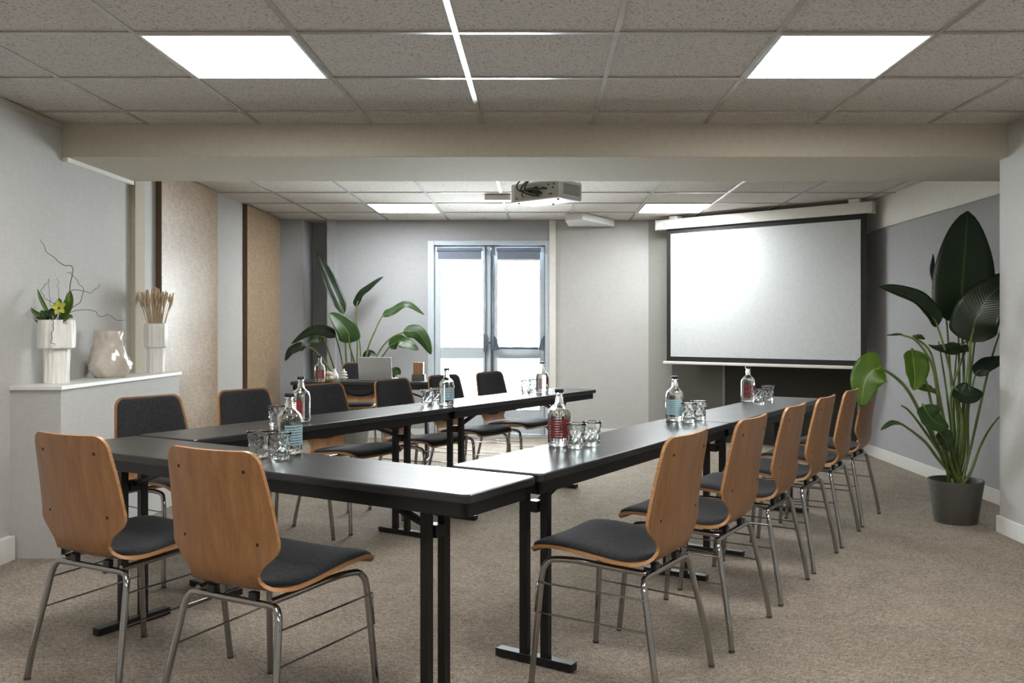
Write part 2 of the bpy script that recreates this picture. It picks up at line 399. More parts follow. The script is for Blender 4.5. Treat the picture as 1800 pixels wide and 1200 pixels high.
# ------------------------------------------------------------------ glass doors
def X(px, Y=FAR): return (px - CX) / FPX * Y
def Z(py, Y=FAR): return EYE - (py - HY) / FPX * Y
fr = MB(); ft = .10
fr.box(X(752), X(763), FAR - .02, FAR + ft, 0, Z(423)); fr.box(X(958), X(966.5), FAR - .02, FAR + ft, 0, Z(423)); fr.box(X(763), X(958), FAR - .02, FAR + ft, Z(431), Z(423))
fr.box(X(763), X(958), FAR - .01, FAR + ft, 0, .034)
fr.box(X(760), X(766), FAR + .066, FAR + ft, 0, Z(425)); fr.box(X(955), X(961), FAR + .066, FAR + ft, 0, Z(425)); fr.box(X(760), X(960), FAR + .066, FAR + ft, Z(436), Z(425)); fr.box(X(763), X(958), FAR + .066, FAR + ft, 0, .06)
struct(fr.build('trim_8', 'door_aluminium', bevel=.004), 'pale metal frame around the glass doors')
def leaf(name, px0, px1, gl0, gl1, lab):
    m = MB(); y0, y1 = FAR + .02, FAR + .065
    x0, x1, a, b = X(px0), X(px1), X(gl0), X(gl1)
    zt, z1, z2, z3, z4 = Z(433), Z(437), Z(611), Z(630), .30
    m.box(x0, a, y0, y1, .035, zt); m.box(b, x1, y0, y1, .035, zt)
    m.box(a, b, y0, y1, z1, zt); m.box(a, b, y0, y1, z3, z2); m.box(a, b, y0, y1, .035, z4)
    o = struct(m.build(name, 'door_aluminium', bevel=.004), lab)
    for (u, w) in ((z2, z1), (z4, z3)):
        MB().box(a, b, y0 + .02, y0 + .026, u, w).build('glass_pane', 'pane_glass', o)
        q = MB(); e = .006
        q.box(a, a + e, y0 - .004, y0, u, w); q.box(b - e, b, y0 - .004, y0, u, w); q.box(a, b, y0 - .004, y0, u, u + e); q.box(a, b, y0 - .004, y0, w - e, w)
        q.build('glazing_seal', 'door_metal_dark', o)
    return o
d1 = leaf('door_1', 764, 862.5, 774, 849, 'left glass door leaf')
MB().box(X(859), X(868), FAR + .066, FAR + .085, .035, Z(437)).build('meeting_stop', 'door_aluminium', d1)
d2 = leaf('door_2', 864.5, 957, 874, 949, 'right glass door leaf with push bar')
yy = FAR + .005
MB().tube([(X(853.5), yy, .06), (X(853.5), yy, Z(432))], .007, 8).build('bolt_rod', 'door_metal_dark', d1, True)
MB().box(X(850), X(856), yy - .02, FAR + .02, Z(618), Z(587)).build('lock_box', 'door_metal_dark', d1, bevel=.003)
MB().bar((X(856), yy - .02, Z(602)), (X(862), yy - .05, Z(602)), .02, .02).build('handle', 'door_metal_dark', d1, bevel=.004)
MB().tube([(X(866), yy, .06), (X(866), yy, Z(450))], .008, 8).build('bolt_rod', 'door_metal_dark', d2, True)
MB().box(X(863.5), X(869.5), yy - .02, FAR + .02, Z(448), Z(433)).build('bolt_guide', 'door_metal_dark', d2, bevel=.003)
MB().box(X(863.5), X(870), yy - .03, FAR + .02, Z(615), Z(590)).build('lock_box', 'door_metal_dark', d2, bevel=.003)
m = MB().tube([(X(873), yy - .06, Z(611)), (X(946), yy - .06, Z(611.5))], .014, 12); m.build('push_bar', 'door_metal_dark', d2, True)
m = MB().prism([(0, 0), (.06, 0), (.06, .06)], 0, .02)
for s, px in ((1, 869), (-1, 956)):
    q = MB(); x = X(px)
    q.add([(x, yy + .015, Z(616)), (x, yy + .015, Z(590)), (x + s * .02, yy - .02, Z(594)), (x + s * .055, yy - .07, Z(608)), (x + s * .055, yy - .07, Z(614)), (x + s * .01, yy - .02, Z(616)),
           (x - s * .0, yy - .03, Z(616)), (x, yy - .03, Z(590))], [(0, 1, 7, 6), (7, 1, 2), (7, 2, 3, 4, 6), (6, 4, 5, 0), (0, 5, 4, 3, 2, 1)])
    q.build('push_bar_arm', 'door_metal_dark', d2)
for (p0, p1, lab) in ((769, 849, 'grey roller blind rolled up at the top of left glass door'), (873, 951, 'grey roller blind rolled up at the top of right glass door')):
    t = thing('roller_blind', lab, 'roller blind', (X((p0 + p1) / 2), FAR - .035, Z(436)), 0, 'roller blinds on the doors')
    w = (X(p1) - X(p0)) / 2
    MB().tube([(-w, 0, -.02), (w, 0, -.02)], .022, 14).build('roller', 'blind_fabric', t, True, angle=40)
    MB().box(-w + .01, w - .01, -.006, -.001, Z(456) - Z(436), -.02).build('blind_fabric', 'blind_fabric', t)
    MB().box(-w + .005, w - .005, -.012, .004, Z(459) - Z(436), Z(456) - Z(436)).build('bottom_bar', 'white_paint', t)
    q = MB(); q.box(-w - .008, -w, -.03, .04, -.045, .01); q.box(w, w + .008, -.03, .04, -.045, .01); q.build('bracket', 'white_paint', t)

# ------------------------------------------------------------------ projection screen
SL, SR = Vector((1.255, 9.40)), Vector((3.0, 7.98))
sd = (SR - SL); sl = sd.length; sd.normalize()
t = thing('projection_screen', 'white pull-down projection screen with black border on the right', 'projection screen', (SL.x, SL.y, 0), math.atan2(sd.y, sd.x))
MB().box(0, sl, -.05, .05, 2.245, 2.345).build('housing', 'white_paint', t, bevel=.006)
MB().box(sl, sl + .012, -.055, .055, 2.24, 2.35).build('end_cap', 'projector_white', t, bevel=.004)
MB().box(-.012, 0, -.055, .055, 2.24, 2.35).build('end_cap', 'projector_white', t, bevel=.004)
for x in (.16, sl - .2): MB().box(x, x + .1, -.055, .05, 2.345, CZ).build('bracket', 'white_paint', t, bevel=.003)
c0, c1, zt, zb = .10, sl - .05, 2.245, .855
q = MB(); q.cur = 0; q.box(c0, c1, -.003, .003, zb, zt); q.build('border', 'screen_black', t)
MB().box(c0 + .05, c1 - .055, -.0055, -.003, zb + .05, zt - .05).build('fabric', 'screen_white', t)
MB().box(c0 - .04, c1 - .02, -.014, .014, zb - .03, zb).build('bottom_bar', 'white_paint', t, bevel=.006)
q = MB()
for i, w in enumerate((.006, .004, .007, .005, .006, .004)): q.box(.075 + i * .009, .075 + i * .009 + w, -.0515, -.05, 2.298, 2.304)
q.build('small_dark_mark', 'block_grey', t)

# ------------------------------------------------------------------ projector
pa = math.radians(142)
P0 = Vector((.14, 6.40)); lv = Vector((math.cos(pa), math.sin(pa))); sv = Vector((math.sin(pa), -math.cos(pa)))
t = thing('projector', 'white ceiling projector with black cables and side vent', 'projector', (P0.x, P0.y, 2.15), pa)
# local: x along long face, -y ... other side: local y = rotate(pa+90) = -sv ; body spans y in [-.27,0]
MB().box(0, .47, -.27, 0, 0, .14).build('body', 'projector_white', t, bevel=.012, seg=3)
MB().box(.02, .43, -.0, .004, .012, .125).build('connector_panel', 'projector_grey', t, bevel=.002)
fm = MB(); fm.box(-.006, 0, -.26, -.01, .015, .03); fm.box(-.006, 0, -.26, -.01, .115, .13); fm.box(-.006, 0, -.26, -.243, .03, .115); fm.box(-.006, 0, -.03, -.01, .03, .115)
fm.build('vent_frame', 'projector_white', t, bevel=.002)
MB().box(-.001, 0.001, -.243, -.03, .03, .115).build('vent_opening', 'vent_dark', t)
sm = MB()
for i in range(9): sm.box(-.006, -.001, -.243, -.03, .033 + i * .0095, .0375 + i * .0095)
sm.build('vent_slats', 'projector_white', t)
for i, (x, z) in enumerate(((.07, .03), (.09, .03), (.05, .1), (.1, .1), (.4, .02), (.06, .075), (.12, .07))):
    MB().box(x, x + .012, .003, .006, z, z + .01).build('port', 'hole', t)
for i, pts in enumerate(([(.20, .004, .03), (.24, .05, .035), (.31, .07, .07), (.29, .06, .12), (.22, .03, .18), (.2, -.05, .2)],
                         [(.17, .004, .045), (.23, .06, .05), (.27, .08, .08), (.24, .06, .14), (.18, .0, .19), (.15, -.06, .2)],
                         [(.19, .004, .06), (.26, .06, .065), (.34, .07, .08), (.36, .05, .13), (.3, 0, .19), (.26, -.06, .2)],
                         [(.21, .004, .09), (.28, .05, .08), (.33, .04, .05), (.33, .02, .03)],
                         [(.14, .004, .08), (.22, .05, .07), (.3, .06, .068), (.35, .04, .07)])):
    MB().tube(catmull(pts, 26), .0055 if i < 3 else .004, 8).build('cable', 'black_plastic', t, True)
    a = Vector(pts[0]); MB().bar(a, a + Vector((.0, .028, .002)), .016, .012).build('plug', 'black_plastic', t, bevel=.002)
MB().tube([(.235, -.135, .14), (.235, -.135, CZ - 2.15)], .02, 14).build('mount_pole', 'projector_white', t, True, angle=40)
MB().tube([(.30, -.272, .07), (.30, -.30, .07)], .035, 20).build('lens', 'black_plastic', t, True, angle=40)
for x, y in ((.05, -.04), (.42, -.04), (.24, -.23)): MB().tube([(x, y, 0), (x, y, -.008)], .008, 10).build('foot', 'rubber', t, True, angle=40)
tag(MB().box(-.50, -.27, 7.80, 7.86, CZ - .045, CZ).build('cable_duct', 'white_paint', bevel=.003), 'short white cable duct on ceiling left of the projector', 'cable duct')

# ------------------------------------------------------------------ ledge cabinet on the left wall
t = thing('wall_ledge', 'low wallpapered ledge unit with white top along left wall', 'ledge', (XL, 4.6, 0))
MB().box(0.001, .265, 0, 1.50, 0, .878).build('body', 'wallpaper', t)
MB().box(0.001, .275, -.012, 1.53, .878, .9).build('top_board', 'baseboard_paint', t, bevel=.003)
MB().box(.265, .285, -.0, .09, 0.02, .085).build('floor_vent', 'black_plastic', t, bevel=.006)

# ------------------------------------------------------------------ chairs
PROF = [(.243, .431, .205), (.219, .449, .215), (.15, .455, .221), (.05, .449, .222), (-.05, .437, .218), (-.12, .431, .204), (-.162, .437, .172), (-.186, .456, .146),
        (-.200, .486, .138), (-.208, .520, .166), (-.215, .560, .209), (-.225, .630, .208), (-.238, .715, .199), (-.251, .785, .190), (-.262, .852, .181)]
PN = 96
PC = catmull([(y, z, w) for y, z, w in PROF], PN)
acc = [0]
for i in range(PN): acc.append(acc[-1] + math.hypot(PC[i + 1][0] - PC[i][0], PC[i + 1][1] - PC[i][1]))
LEN = acc[-1]
def prof(s):
    s = max(0, min(LEN, s)); i = 0
    lo, hi = 0, PN
    while hi - lo > 1:
        mid = (lo + hi) // 2
        if acc[mid] <= s: lo = mid
        else: hi = mid
    k = (s - acc[lo]) / (acc[lo + 1] - acc[lo]) if acc[lo + 1] > acc[lo] else 0
    p = PC[lo].lerp(PC[lo + 1], k); a, b = PC[max(lo - 1, 0)], PC[min(lo + 2, PN)]
    ty, tz = b[0] - a[0], b[1] - a[1]; L = math.hypot(ty, tz)
    return p[0], p[1], p[2], tz / L, -ty / L
def s_at_z(z):   # arc length on the back where height is z
    for i in range(PN, 0, -1):
        if PC[i][1] <= z: return acc[i]
    return 0
def curv(s):
    y, z, w, ny_, nz_ = prof(s)
    k = max(0, min(1, (z - .50) / .08)); return .020 * k + .006 * (1 - k)
def shellpt(u, s, hw, off):
    y, z, w, a, b = prof(s); c = curv(s) * (u * hw / .18) ** 2
    return (u * hw, y + a * (off + c), z + b * (off + c))
def rnd(hw, d, r):
    return hw if d >= r else hw - r + math.sqrt(max(0, r * r - (r - d) ** 2))
def surf(ss, us, hwf, offf, under):
    m = MB(); nu = len(us); ns = len(ss)
    top = [shellpt(u, s, hwf(s), offf(u, s)) for s in ss for u in us]
    bot = [shellpt(u, s, hwf(s), under) for s in ss for u in us]
    fs = []; N = nu * ns
    for i in range(ns - 1):
        for j in range(nu - 1):
            a = i * nu + j; fs.append((a, a + 1, a + nu + 1, a + nu)); fs.append((N + a, N + a + nu, N + a + nu + 1, N + a + 1))
    def rim(idx):
        for a, b in zip(idx, idx[1:]): rims.append((a, b, N + b, N + a))
    rims = []
    rim([i * nu for i in range(ns)]); rim([i * nu + nu - 1 for i in range(ns)]); rim(list(range(nu))); rim([(ns - 1) * nu + j for j in range(nu)])
    m.add(top + bot, fs); m.cur = 1
    for f in rims: m.f.append(f); m.mi.append(1)
    return m
def endsp(a, b, r, n):
    "samples between a and b, denser near both ends within r"
    k = 7; s = [a + r * (1 - math.cos(PI / 2 * i / k)) for i in range(k)]; e = [b - r * (1 - math.cos(PI / 2 * i / k)) for i in range(k)]
    mid = [a + r + (b - r - a - r) * i / n for i in range(n + 1)]
    return s + mid + e[::-1]
US = [-1, -.97, -.9, -.75, -.5, -.25, 0, .25, .5, .75, .9, .97, 1]
TH = .011
def chair_parts(label):
    t = thing('conference_chair', label, 'chair', (0, 0, 0), 0, 'bent plywood chairs around the tables')
    hw = lambda s: rnd(rnd(prof(s)[2], s, .022), LEN - s, .045)
    sh = surf(endsp(0, LEN, .045, 44), US, hw, lambda u, s: TH, 0)
    sh.build('shell', ['beech_ply', 'ply_edge'], t, True, angle=50)
    # seat pad
    a, b = .012, s_at_z(.9)
    for i in range(PN):
        if PC[i][0] < -.163: b = acc[i]; break
    def pad(name, a, b, ra, rb, h, inset):
        def hwp(s):
            w = prof(s)[2] - inset
            if name == 'seat_pad': w = min(w, .212) if s < b - .1 else min(.212, max(w, .165))
            return max(.02, rnd(rnd(w, s - a, ra), b - s, rb))
        def off(u, s):
            d = min(s - a, b - s); e = 1 - max(0, 1 - d / .014) ** 2
            return TH + .001 + h * math.sqrt(max(0, 1 - abs(u) ** 10)) * math.sqrt(max(0, e))
        m = surf(endsp(a, b, max(ra, rb), 30), US, hwp, off, TH + .0005); m.mi = [0] * len(m.mi)
        m.build(name, 'charcoal_fabric', t, True, angle=60)
    pad('seat_pad', .010, b, .02, .10, .016, .009)
    pad('back_pad', s_at_z(.515), LEN - .008, .115, .042, .013, .011)
    # frame
    R = .0108
    for sx in (-1, 1):
        f = catmull([(sx * .232, .232, .004), (sx * .226, .222, .12), (sx * .215, .208, .30), (sx * .211, .203, .365)], 10) + \
            catmull([(sx * .209, .198, .392), (sx * .203, .182, .415), (sx * .195, .155, .424), (sx * .18, .08, .425), (sx * .16, -.05, .414), (sx * .148, -.155, .408)], 18)
        lg = MB().tube(f, R, 12).build('leg', 'chrome', t, True, angle=50)
        MB().tube([(sx * .2322, .2325, 0), (sx * .2318, .2315, .008)], .0116, 10).build('foot_cap', 'rubber', lg, True, angle=40)
        f = catmull([(sx * .232, -.232, .004), (sx * .222, -.215, .12), (sx * .200, -.180, .30), (sx * .193, -.169, .355)], 10) + \
            catmull([(sx * .188, -.164, .376), (sx * .172, -.158, .394), (sx * .145, -.156, .398)], 8)
        lg = MB().tube(f, R, 12).build('leg', 'chrome', t, True, angle=50)
        MB().tube([(sx * .2322, -.2325, 0), (sx * .2316, -.231, .008)], .0116, 10).build('foot_cap', 'rubber', lg, True, angle=40)
        m = MB()
        for z in (.345, .245):
            y0, y1 = .205 + (.30 - z) * .08, -.18 - (.30 - z) * .16
            x0, x1 = sx * (.222 + (.3 - z) * .03), sx * (.208 + (.3 - z) * .08)
            m.tube(catmull([(x0, y0 + .01, z + .004), (x0, y0 - .02, z), (x1, y1 + .03, z - .006), (x1, y1 - .005, z - .006)], 12), .0032, 8)
        m.tube([(sx * .2225, .214, .35), (sx * .226, .222, .245)], .0032, 8)
        m.build('side_stretcher', 'chrome', t, True)
    MB().tube([(-.146, -.156, .398), (.146, -.156, .398)], R, 12).build('rear_rail', 'chrome', t, True, angle=50)
    [MB().box(sx * .085 - .015, sx * .085 + .015, -.166, -.146, .407, .431).build('rail_pad', 'black_plastic', t, bevel=.003) for sx in (-1, 1)]
    for sx in (-1, 1):
        for z, x in ((.798, .130), (.592, .146)):
            s = s_at_z(z); p = Vector(shellpt(sx * x / prof(s)[2], s, prof(s)[2], -.0005)); q = Vector(shellpt(sx * x / prof(s)[2], s, prof(s)[2], .004))
            MB().tube([p, q], .0055, 10).build('screw', 'hole', t, True, angle=30)
    return t
AR = math.radians(-31.5)
A = Vector((math.cos(AR), math.sin(AR))); Bv = Vector((-math.sin(AR), math.cos(AR)))
chairs = []
# right row faces -A ; front row faces +B ; left row faces +A
def rz_face(v): return math.atan2(v[1], v[0]) - PI / 2
W = math.radians
RR = [((.286, 3.053), 0, 'nearest chair of the right row, its whole dark seat pad in view'),
      ((.630, 3.585), 0, 'second chair from the front in the right row, wooden back'),
      ((.955, 4.130), 1, 'third chair from the front in the right row, wooden back'),
      ((1.258, 4.632), 0, 'fourth chair from the front in the right row, wooden back'),
      ((1.560, 5.130), 1, 'fifth chair from the front in the right row, next to the last'),
      ((1.868, 5.640), -1, 'last chair of the right row, nearest the big potted plant')]
for (x, y), d, lab in RR: chairs.append(((x, y), rz_face(-A) + W(d), lab))
chairs.append(((-1.445, 3.115), rz_face(Bv) + W(4), 'wooden backed chair at far left foreground beside the ledge unit'))
chairs.append(((-.842, 2.757), rz_face(Bv) + W(4), 'wooden backed chair centre left foreground pushed at the front table'))
LR = [((-1.816, 4.398), 'left row chair nearest the ledge unit, dark back pad facing us'),
      ((-1.495, 4.92), 'left row chair in front of the second wooden wall panel'),
      ((-1.18, 5.43), 'left row chair behind the pair of water bottles'),
      ((-.82, 5.94), 'left row chair just in front of the laptop desk'),
      ((-.53, 6.47), 'left row chair behind bottle with pale label, before the left glass door'),
      ((-.215, 6.95), 'last left row chair, backlit by the middle of the glass doors')]
for i, ((x, y), lab) in enumerate(LR): chairs.append(((x, y), rz_face(A) + W((-1, 1, 0, 2, -1, 0)[i]), lab))
chairs.append(((-1.83, 8.74), rz_face((0.02, -1)), 'chair behind the back desk, partly hidden by the open laptop'))
first = chair_parts(chairs[0][2]); first.location = (*chairs[0][0], 0); first.rotation_euler.z = chairs[0][1]
for p, r, lab in chairs[1:]: dup(first, (p[0], p[1], 0), r, lab)

# ------------------------------------------------------------------ tables
TZ = .73
def rrect(L, w, r, n=6):
    out = []
    for cx_, cy_, a0 in ((L / 2 - r, w / 2 - r, 0), (-L / 2 + r, w / 2 - r, 90), (-L / 2 + r, -w / 2 + r, 180), (L / 2 - r, -w / 2 + r, 270)):
        for i in range(n + 1):
            a = math.radians(a0 + 90 * i / n); out.append((cx_ + r * math.cos(a), cy_ + r * math.sin(a)))
    return out
def table(L, w, loc, rot, label, inset=.26):
    t = thing('folding_table', label, 'table', (loc[0], loc[1], 0), rot, 'black folding tables')
    MB().prism(rrect(L, w, .022), TZ - .028, TZ).build('tabletop', 'black_laminate', t, bevel=.006, seg=3)
    m = MB(); i = .022; z0, z1 = TZ - .072, TZ - .028
    m.box(-L / 2 + i, L / 2 - i, -w / 2 + i, -w / 2 + i + .018, z0, z1); m.box(-L / 2 + i, L / 2 - i, w / 2 - i - .018, w / 2 - i, z0, z1)
    for s in (-1, 1):
        x = s * (L / 2 - i - .009); m.box(x - .009, x + .009, -w / 2 + i, w / 2 - i, z0, z1)
    m.build('apron', 'black_metal', t, bevel=.002)
    for s in (-1, 1):
        x = s * (L / 2 - inset); m = MB()
        for y in (-.044, .044): m.box(x - .014, x + .014, y - .016, y + .016, .028, z0 + .03)
        m.box(x - .02, x + .02, -.16, .16, .004, .032)
        m.box(x - .014, x + .014, -w / 2 + .045, w / 2 - .045, z0 + .005, z0 + .035)
        lg = m.build('leg', 'black_metal', t, bevel=.002)
        q = MB()
        for y in (-.145, .145): q.tube([(x, y, 0), (x, y, .005)], .012, 10)
        q.build('foot_pad', 'rubber', lg)
        m = MB(); m.tube([(x, -.05, .565), (x, .05, .565)], .012, 10); m.box(x - .022, x + .022, -.02, .022, .545, .585)
        m.build('lock', 'black_plastic', t, bevel=.002)
        m = MB()
        m.bar((x - s * .012, 0, .57), (x - s * .30, 0, z0 + .012), .028, .016)
        m.build('brace', 'black_metal', t, bevel=.002)
    return t
def frm(C, dv, L, wv, w):   # centre from a corner, direction, length, side direction, width
    c = Vector(C) + Vector(dv) * (L / 2) + Vector(wv) * (w / 2); return (c.x, c.y), math.atan2(dv[1], dv[0])
ad = math.radians
# front table: far right corner, running toward -a
a1 = Vector((math.cos(ad(-31.0)), math.sin(ad(-31.0)))); b1 = Vector((-a1.y, a1.x))
c, r = frm((-.012, 2.808), -a1, 2.06, -b1, .38); table(2.06, .38, c, r, 'black folding table across the front, with two wooden chairs tucked at it')
b2 = Vector((math.cos(ad(58.6)), math.sin(ad(58.6)))); a2 = Vector((b2.y, -b2.x))
Lr = 1.805
c, r = frm((.002, 2.842), b2, Lr, -a2, .37); table(Lr, .37, c, r, 'black folding table of the right row, nearer, behind the red-label bottle')
p = Vector((.002, 2.842)) + b2 * (Lr + .006); c, r = frm(p, b2, Lr, -a2, .365); table(Lr, .365, c, r, 'black folding table of the right row, farther, under the projection screen')
b3 = Vector((math.cos(ad(58.6)), math.sin(ad(58.6)))); a3 = Vector((b3.y, -b3.x))
P3 = Vector((-1.462, 3.712)); Ll = 1.815
c, r = frm(P3, b3, Ll, -a3, .38); table(Ll, .38, c, r, 'black folding table of the left row, nearer, joining the front table')
p = P3 + b3 * (Ll + .006); c, r = frm(p, b3, Ll, -a3, .385); table(Ll, .385, c, r, 'black folding table of the left row, farther, ending against the light wall')
table(1.36, .44, (-1.53, 7.97), 0, 'black desk table at the back carrying the laptop', .18)

# ------------------------------------------------------------------ bottles and glasses
def text_mesh(txt, size, Rr, z, a0, mat, name, parent):
    cu = bpy.data.curves.new('txt', 'FONT'); cu.body = txt; cu.size = size; cu.extrude = .0; cu.align_x = 'CENTER'
    to = bpy.data.objects.new('txt', cu); COL.objects.link(to); bpy.context.view_layer.update()
    dg = bpy.context.evaluated_depsgraph_get(); me = bpy.data.meshes.new_from_object(to.evaluated_get(dg))
    bpy.data.objects.remove(to); bpy.data.curves.remove(cu)
    for v in me.vertices:
        a = a0 + v.co.x / Rr; zz = z + v.co.y; v.co = (Rr * math.cos(a), Rr * math.sin(a), zz)
    me.materials.clear(); me.materials.append(MAT[mat]); o = bpy.data.objects.new(name, me); COL.objects.link(o); o.parent = parent
    return o
def bottle(label, lab_mat):
    t = thing('water_bottle', label, 'bottle', (0, 0, 0), 0, 'clear glass water bottles')
    out = [(.0, 0), (.040, 0), (.0445, .004), (.046, .012), (.046, .12), (.0445, .135), (.039, .149), (.028, .160), (.0185, .168), (.0158, .177), (.0152, .206), (.0165, .208), (.0165, .214), (.0150, .216)]
    inn = [(.0118, .216), (.0118, .178), (.016, .167), (.026, .157), (.037, .146), (.0415, .134), (.043, .12), (.043, .022), (.040, .016), (0, .015)]
    MB().lathe(out + inn, 40, close=False).build('glass_body', 'bottle_glass', t, True, angle=60)
    MB().lathe([(0, .0165), (.0385, .0172), (.0422, .023), (.0424, .12), (.0408, .133), (.036, .145), (0, .1452)], 36, close=False).build('water', 'water', t, True, angle=50)
    MB().lathe([(0, .213), (.0175, .213), (.018, .2145), (.018, .2255), (.017, .227), (0, .227)], 28, close=False).build('cap', 'black_plastic', t, True, angle=40)
    # printed label: horizontal bars on the glass
    m = MB(); Rr = .0464; n = 18; a0, a1_ = ad(-90 - 62), ad(-90 + 62)
    def strip(z0, z1, s0=0, s1=1, R_=Rr):
        vs = []
        for i in range(n + 1):
            a = a0 + (a1_ - a0) * (s0 + (s1 - s0) * i / n); vs += [(R_ * math.cos(a), R_ * math.sin(a), z0), (R_ * math.cos(a), R_ * math.sin(a), z1)]
        m.add(vs, [(2 * i, 2 * i + 2, 2 * i + 3, 2 * i + 1) for i in range(n)])
    for k in range(8): strip(.034 + k * .0098, .034 + k * .0098 + (.0062 if lab_mat == 'label_red' else .0066))
    strip(.034, .034 + .0748, .70, 1, Rr + .0001)
    m.build('label_print', lab_mat, t, True)
    if lab_mat == 'label_red': text_mesh('AZ:7', .024, Rr + .0002, .115, ad(-98), 'label_ink', 'label_lettering', t)
    else: text_mesh('AZ', .020, Rr + .0002, .117, ad(-95), 'label_ink', 'label_lettering', t)
    return t
def glass(label):
    t = thing('tumbler_glass', label, 'glass', (0, 0, 0), 0, 'cut glass tumblers')
    def fn(r, z, a):
        if r < .02 or z < .008 or z > .084: return r
        k = math.sin(PI * (z - .008) / .076)
        return r - .0030 * k * abs(math.sin(5 * a + 60 * z)) - .0022 * k * abs(math.sin(4 * a - 95 * z + 1))
    zs = [.008 + .076 * i / 14 for i in range(15)]
    out = [(0, 0), (.026, 0), (.029, .002), (.0295, .006)] + [(.030 + (.036 - .030) * ((z - .008) / .084), z) for z in zs] + [(.0366, .09), (.0362, .0915)]
    inn = [(.0350, .0912), (.0342, .084)] + [(.0262 + (.0338 - .0262) * ((z - .016) / .07), z) for z in (.08, .06, .04, .025, .018)] + [(.022, .0145), (0, .0135)]
    gm = MB().lathe(out + inn, 60, fn=fn, close=False); gm.v = [(x * 1.12, y * 1.12, z * 1.06) for x, y, z in gm.v]; gm.build('tumbler_body', 'bottle_glass', t, True, angle=70)
    return t
def put(o, px, py, rot=0):
    p = on(px, py, TZ); o.location = (p.x, p.y, TZ + .0003); o.rotation_euler.z = rot
def face(px, off=0):  # turn so the label (-Y side) looks toward the viewer plus an offset
    return math.atan2(CX - px, FPX) * -1 * -1 + ad(off)
BT = [(983, 783, 'label_red', -8, 'clear bottle with red striped label on the near right table'),
      (509, 797, 'label_blue', 40, 'clear bottle with pale blue striped label on the front table'),
      (529, 741, 'label_red', -55, 'clear bottle with red label on left row, behind the blue label bottle'),
      (785, 712, 'label_blue', 25, 'clear pale label bottle at middle of the left row'),
      (953, 691, 'label_red', 30, 'clear red label bottle at the far end of the left row'),
      (1186, 739, 'label_blue', -10, 'clear blue striped bottle halfway along the right row'),
      (1315, 706, 'label_red', 22, 'clear red label bottle at the far end of the right row'),
      (562, 671.5, 'label_red', 5, 'clear red label bottle on the back desk left of laptop')]
proto = {}
for px, py, lm, off, lab in BT:
    if lm not in proto: o = bottle(lab, lm); proto[lm] = o
    else: o = dup(proto[lm], (0, 0, 0), 0, lab)
    put(o, px, py, face(px, off))
GL = [(1012, 787, 'tumbler beside red label bottle on near right table, the nearer of the pair'),
      (1040, 783, 'tumbler on near right table, right one of the pair by the red label bottle'),
      (454, 803, 'tumbler on the front table, left one next to the chair back'),
      (492, 807, 'tumbler on the front table, directly before the blue label bottle'),
      (486, 748, 'tumbler on left row standing behind the two front table bottles'),
      (751, 713, 'tumbler left of the pale label bottle on left row'),
      (768, 709, 'tumbler tucked closest against the pale label bottle on left row'),
      (924, 691.5, 'tumbler at the far end of left row, left of its bottle'),
      (938, 689, 'tumbler at the far end of left row, touching its red label bottle'),
      (1211, 742, 'nearer tumbler by the blue striped bottle on the right row'),
      (1229, 737, 'farther tumbler by the blue striped bottle on the right row'),
      (1334, 711, 'nearer tumbler by the far red label bottle on the right row'),
      (1350, 703.5, 'farther tumbler by the far red label bottle on the right row')]
g0 = None
for i, (px, py, lab) in enumerate(GL):
    if g0 is None: o = g0 = glass(lab)
    else: o = dup(g0, (0, 0, 0), 0, lab)
    put(o, px, py, i * .7)
MB_pen = MB().tube([(-.02, 0, .005), (.02, 0, .005)], .005, 8)

# ------------------------------------------------------------------ things on the desk
def dput(px, Y): return ((px - CX) / FPX * Y, Y, TZ + .0003)
t = thing('laptop', 'open silver laptop with its lid back toward us on back desk', 'laptop', dput(660, 7.97), ad(-6))
MB().box(-.155, .155, 0, .21, 0, .014).build('base', 'silver', t, bevel=.004)
l = MB(); l.add([(-.155, -.004, .012), (.155, -.004, .012), (.155, -.036, .21), (-.155, -.036, .21), (-.155, .004, .013), (.155, .004, .013), (.155, -.029, .212), (-.155, -.029, .212)],
                [(0, 1, 2, 3), (7, 6, 5, 4), (0, 4, 5, 1), (1, 5, 6, 2), (2, 6, 7, 3), (3, 7, 4, 0)])
l.build('lid', 'silver', t, bevel=.003)
l = MB(); l.add([(-.147, .0055, .02), (.147, .0055, .02), (.147, -.0265, .205), (-.147, -.0265, .205)], [(0, 1, 2, 3)]); l.build('display', 'black_plastic', t)
MB().box(-.13, .13, .03, .12, .014, .0155).build('keyboard', 'black_plastic', t)
o = MB().lathe([(0, 0), (.018, 0), (.02, .018), (.034, .024), (.039, .030), (.034, .036), (.02, .040), (.020, .044), (.032, .049), (.037, .055), (.032, .061), (.018, .065), (.018, .069), (.026, .074), (.029, .079), (.025, .084), (.012, .088), (.0105, .094), (.010, .108), (0, .108)], 32, close=False).build('tiered_candle_holder', 'chalk_ceramic', smooth=True, loc=dput(604, 7.86))
tag(o, 'white tiered ceramic ornament on back desk before the laptop chair', 'ornament')
o = MB().lathe([(0, 0), (.022, 0), (.034, .02), (.036, .035), (.030, .055), (.018, .075), (.010, .09), (.011, .105), (.008, .105), (0, .1)], 28, close=False).build('bud_vase', 'chalk_ceramic', smooth=True, loc=dput(588, 7.97))
tag(o, 'small white teardrop vase on back desk behind striped ornament', 'vase')
t = thing('ribbed_ornament', 'cream and dark striped double ball ornament on back desk', 'ornament', dput(577, 7.86))
fn = lambda r, z, a: r * (1 + .06 * abs(math.sin(5 * a)))
MB().lathe([(0, 0), (.02, 0), (.036, .012), (.041, .027), (.034, .043), (.018, .049), (0, .05)], 60, fn=fn, close=False).build('lower_ball', 'stripe_ceramic', t, True)
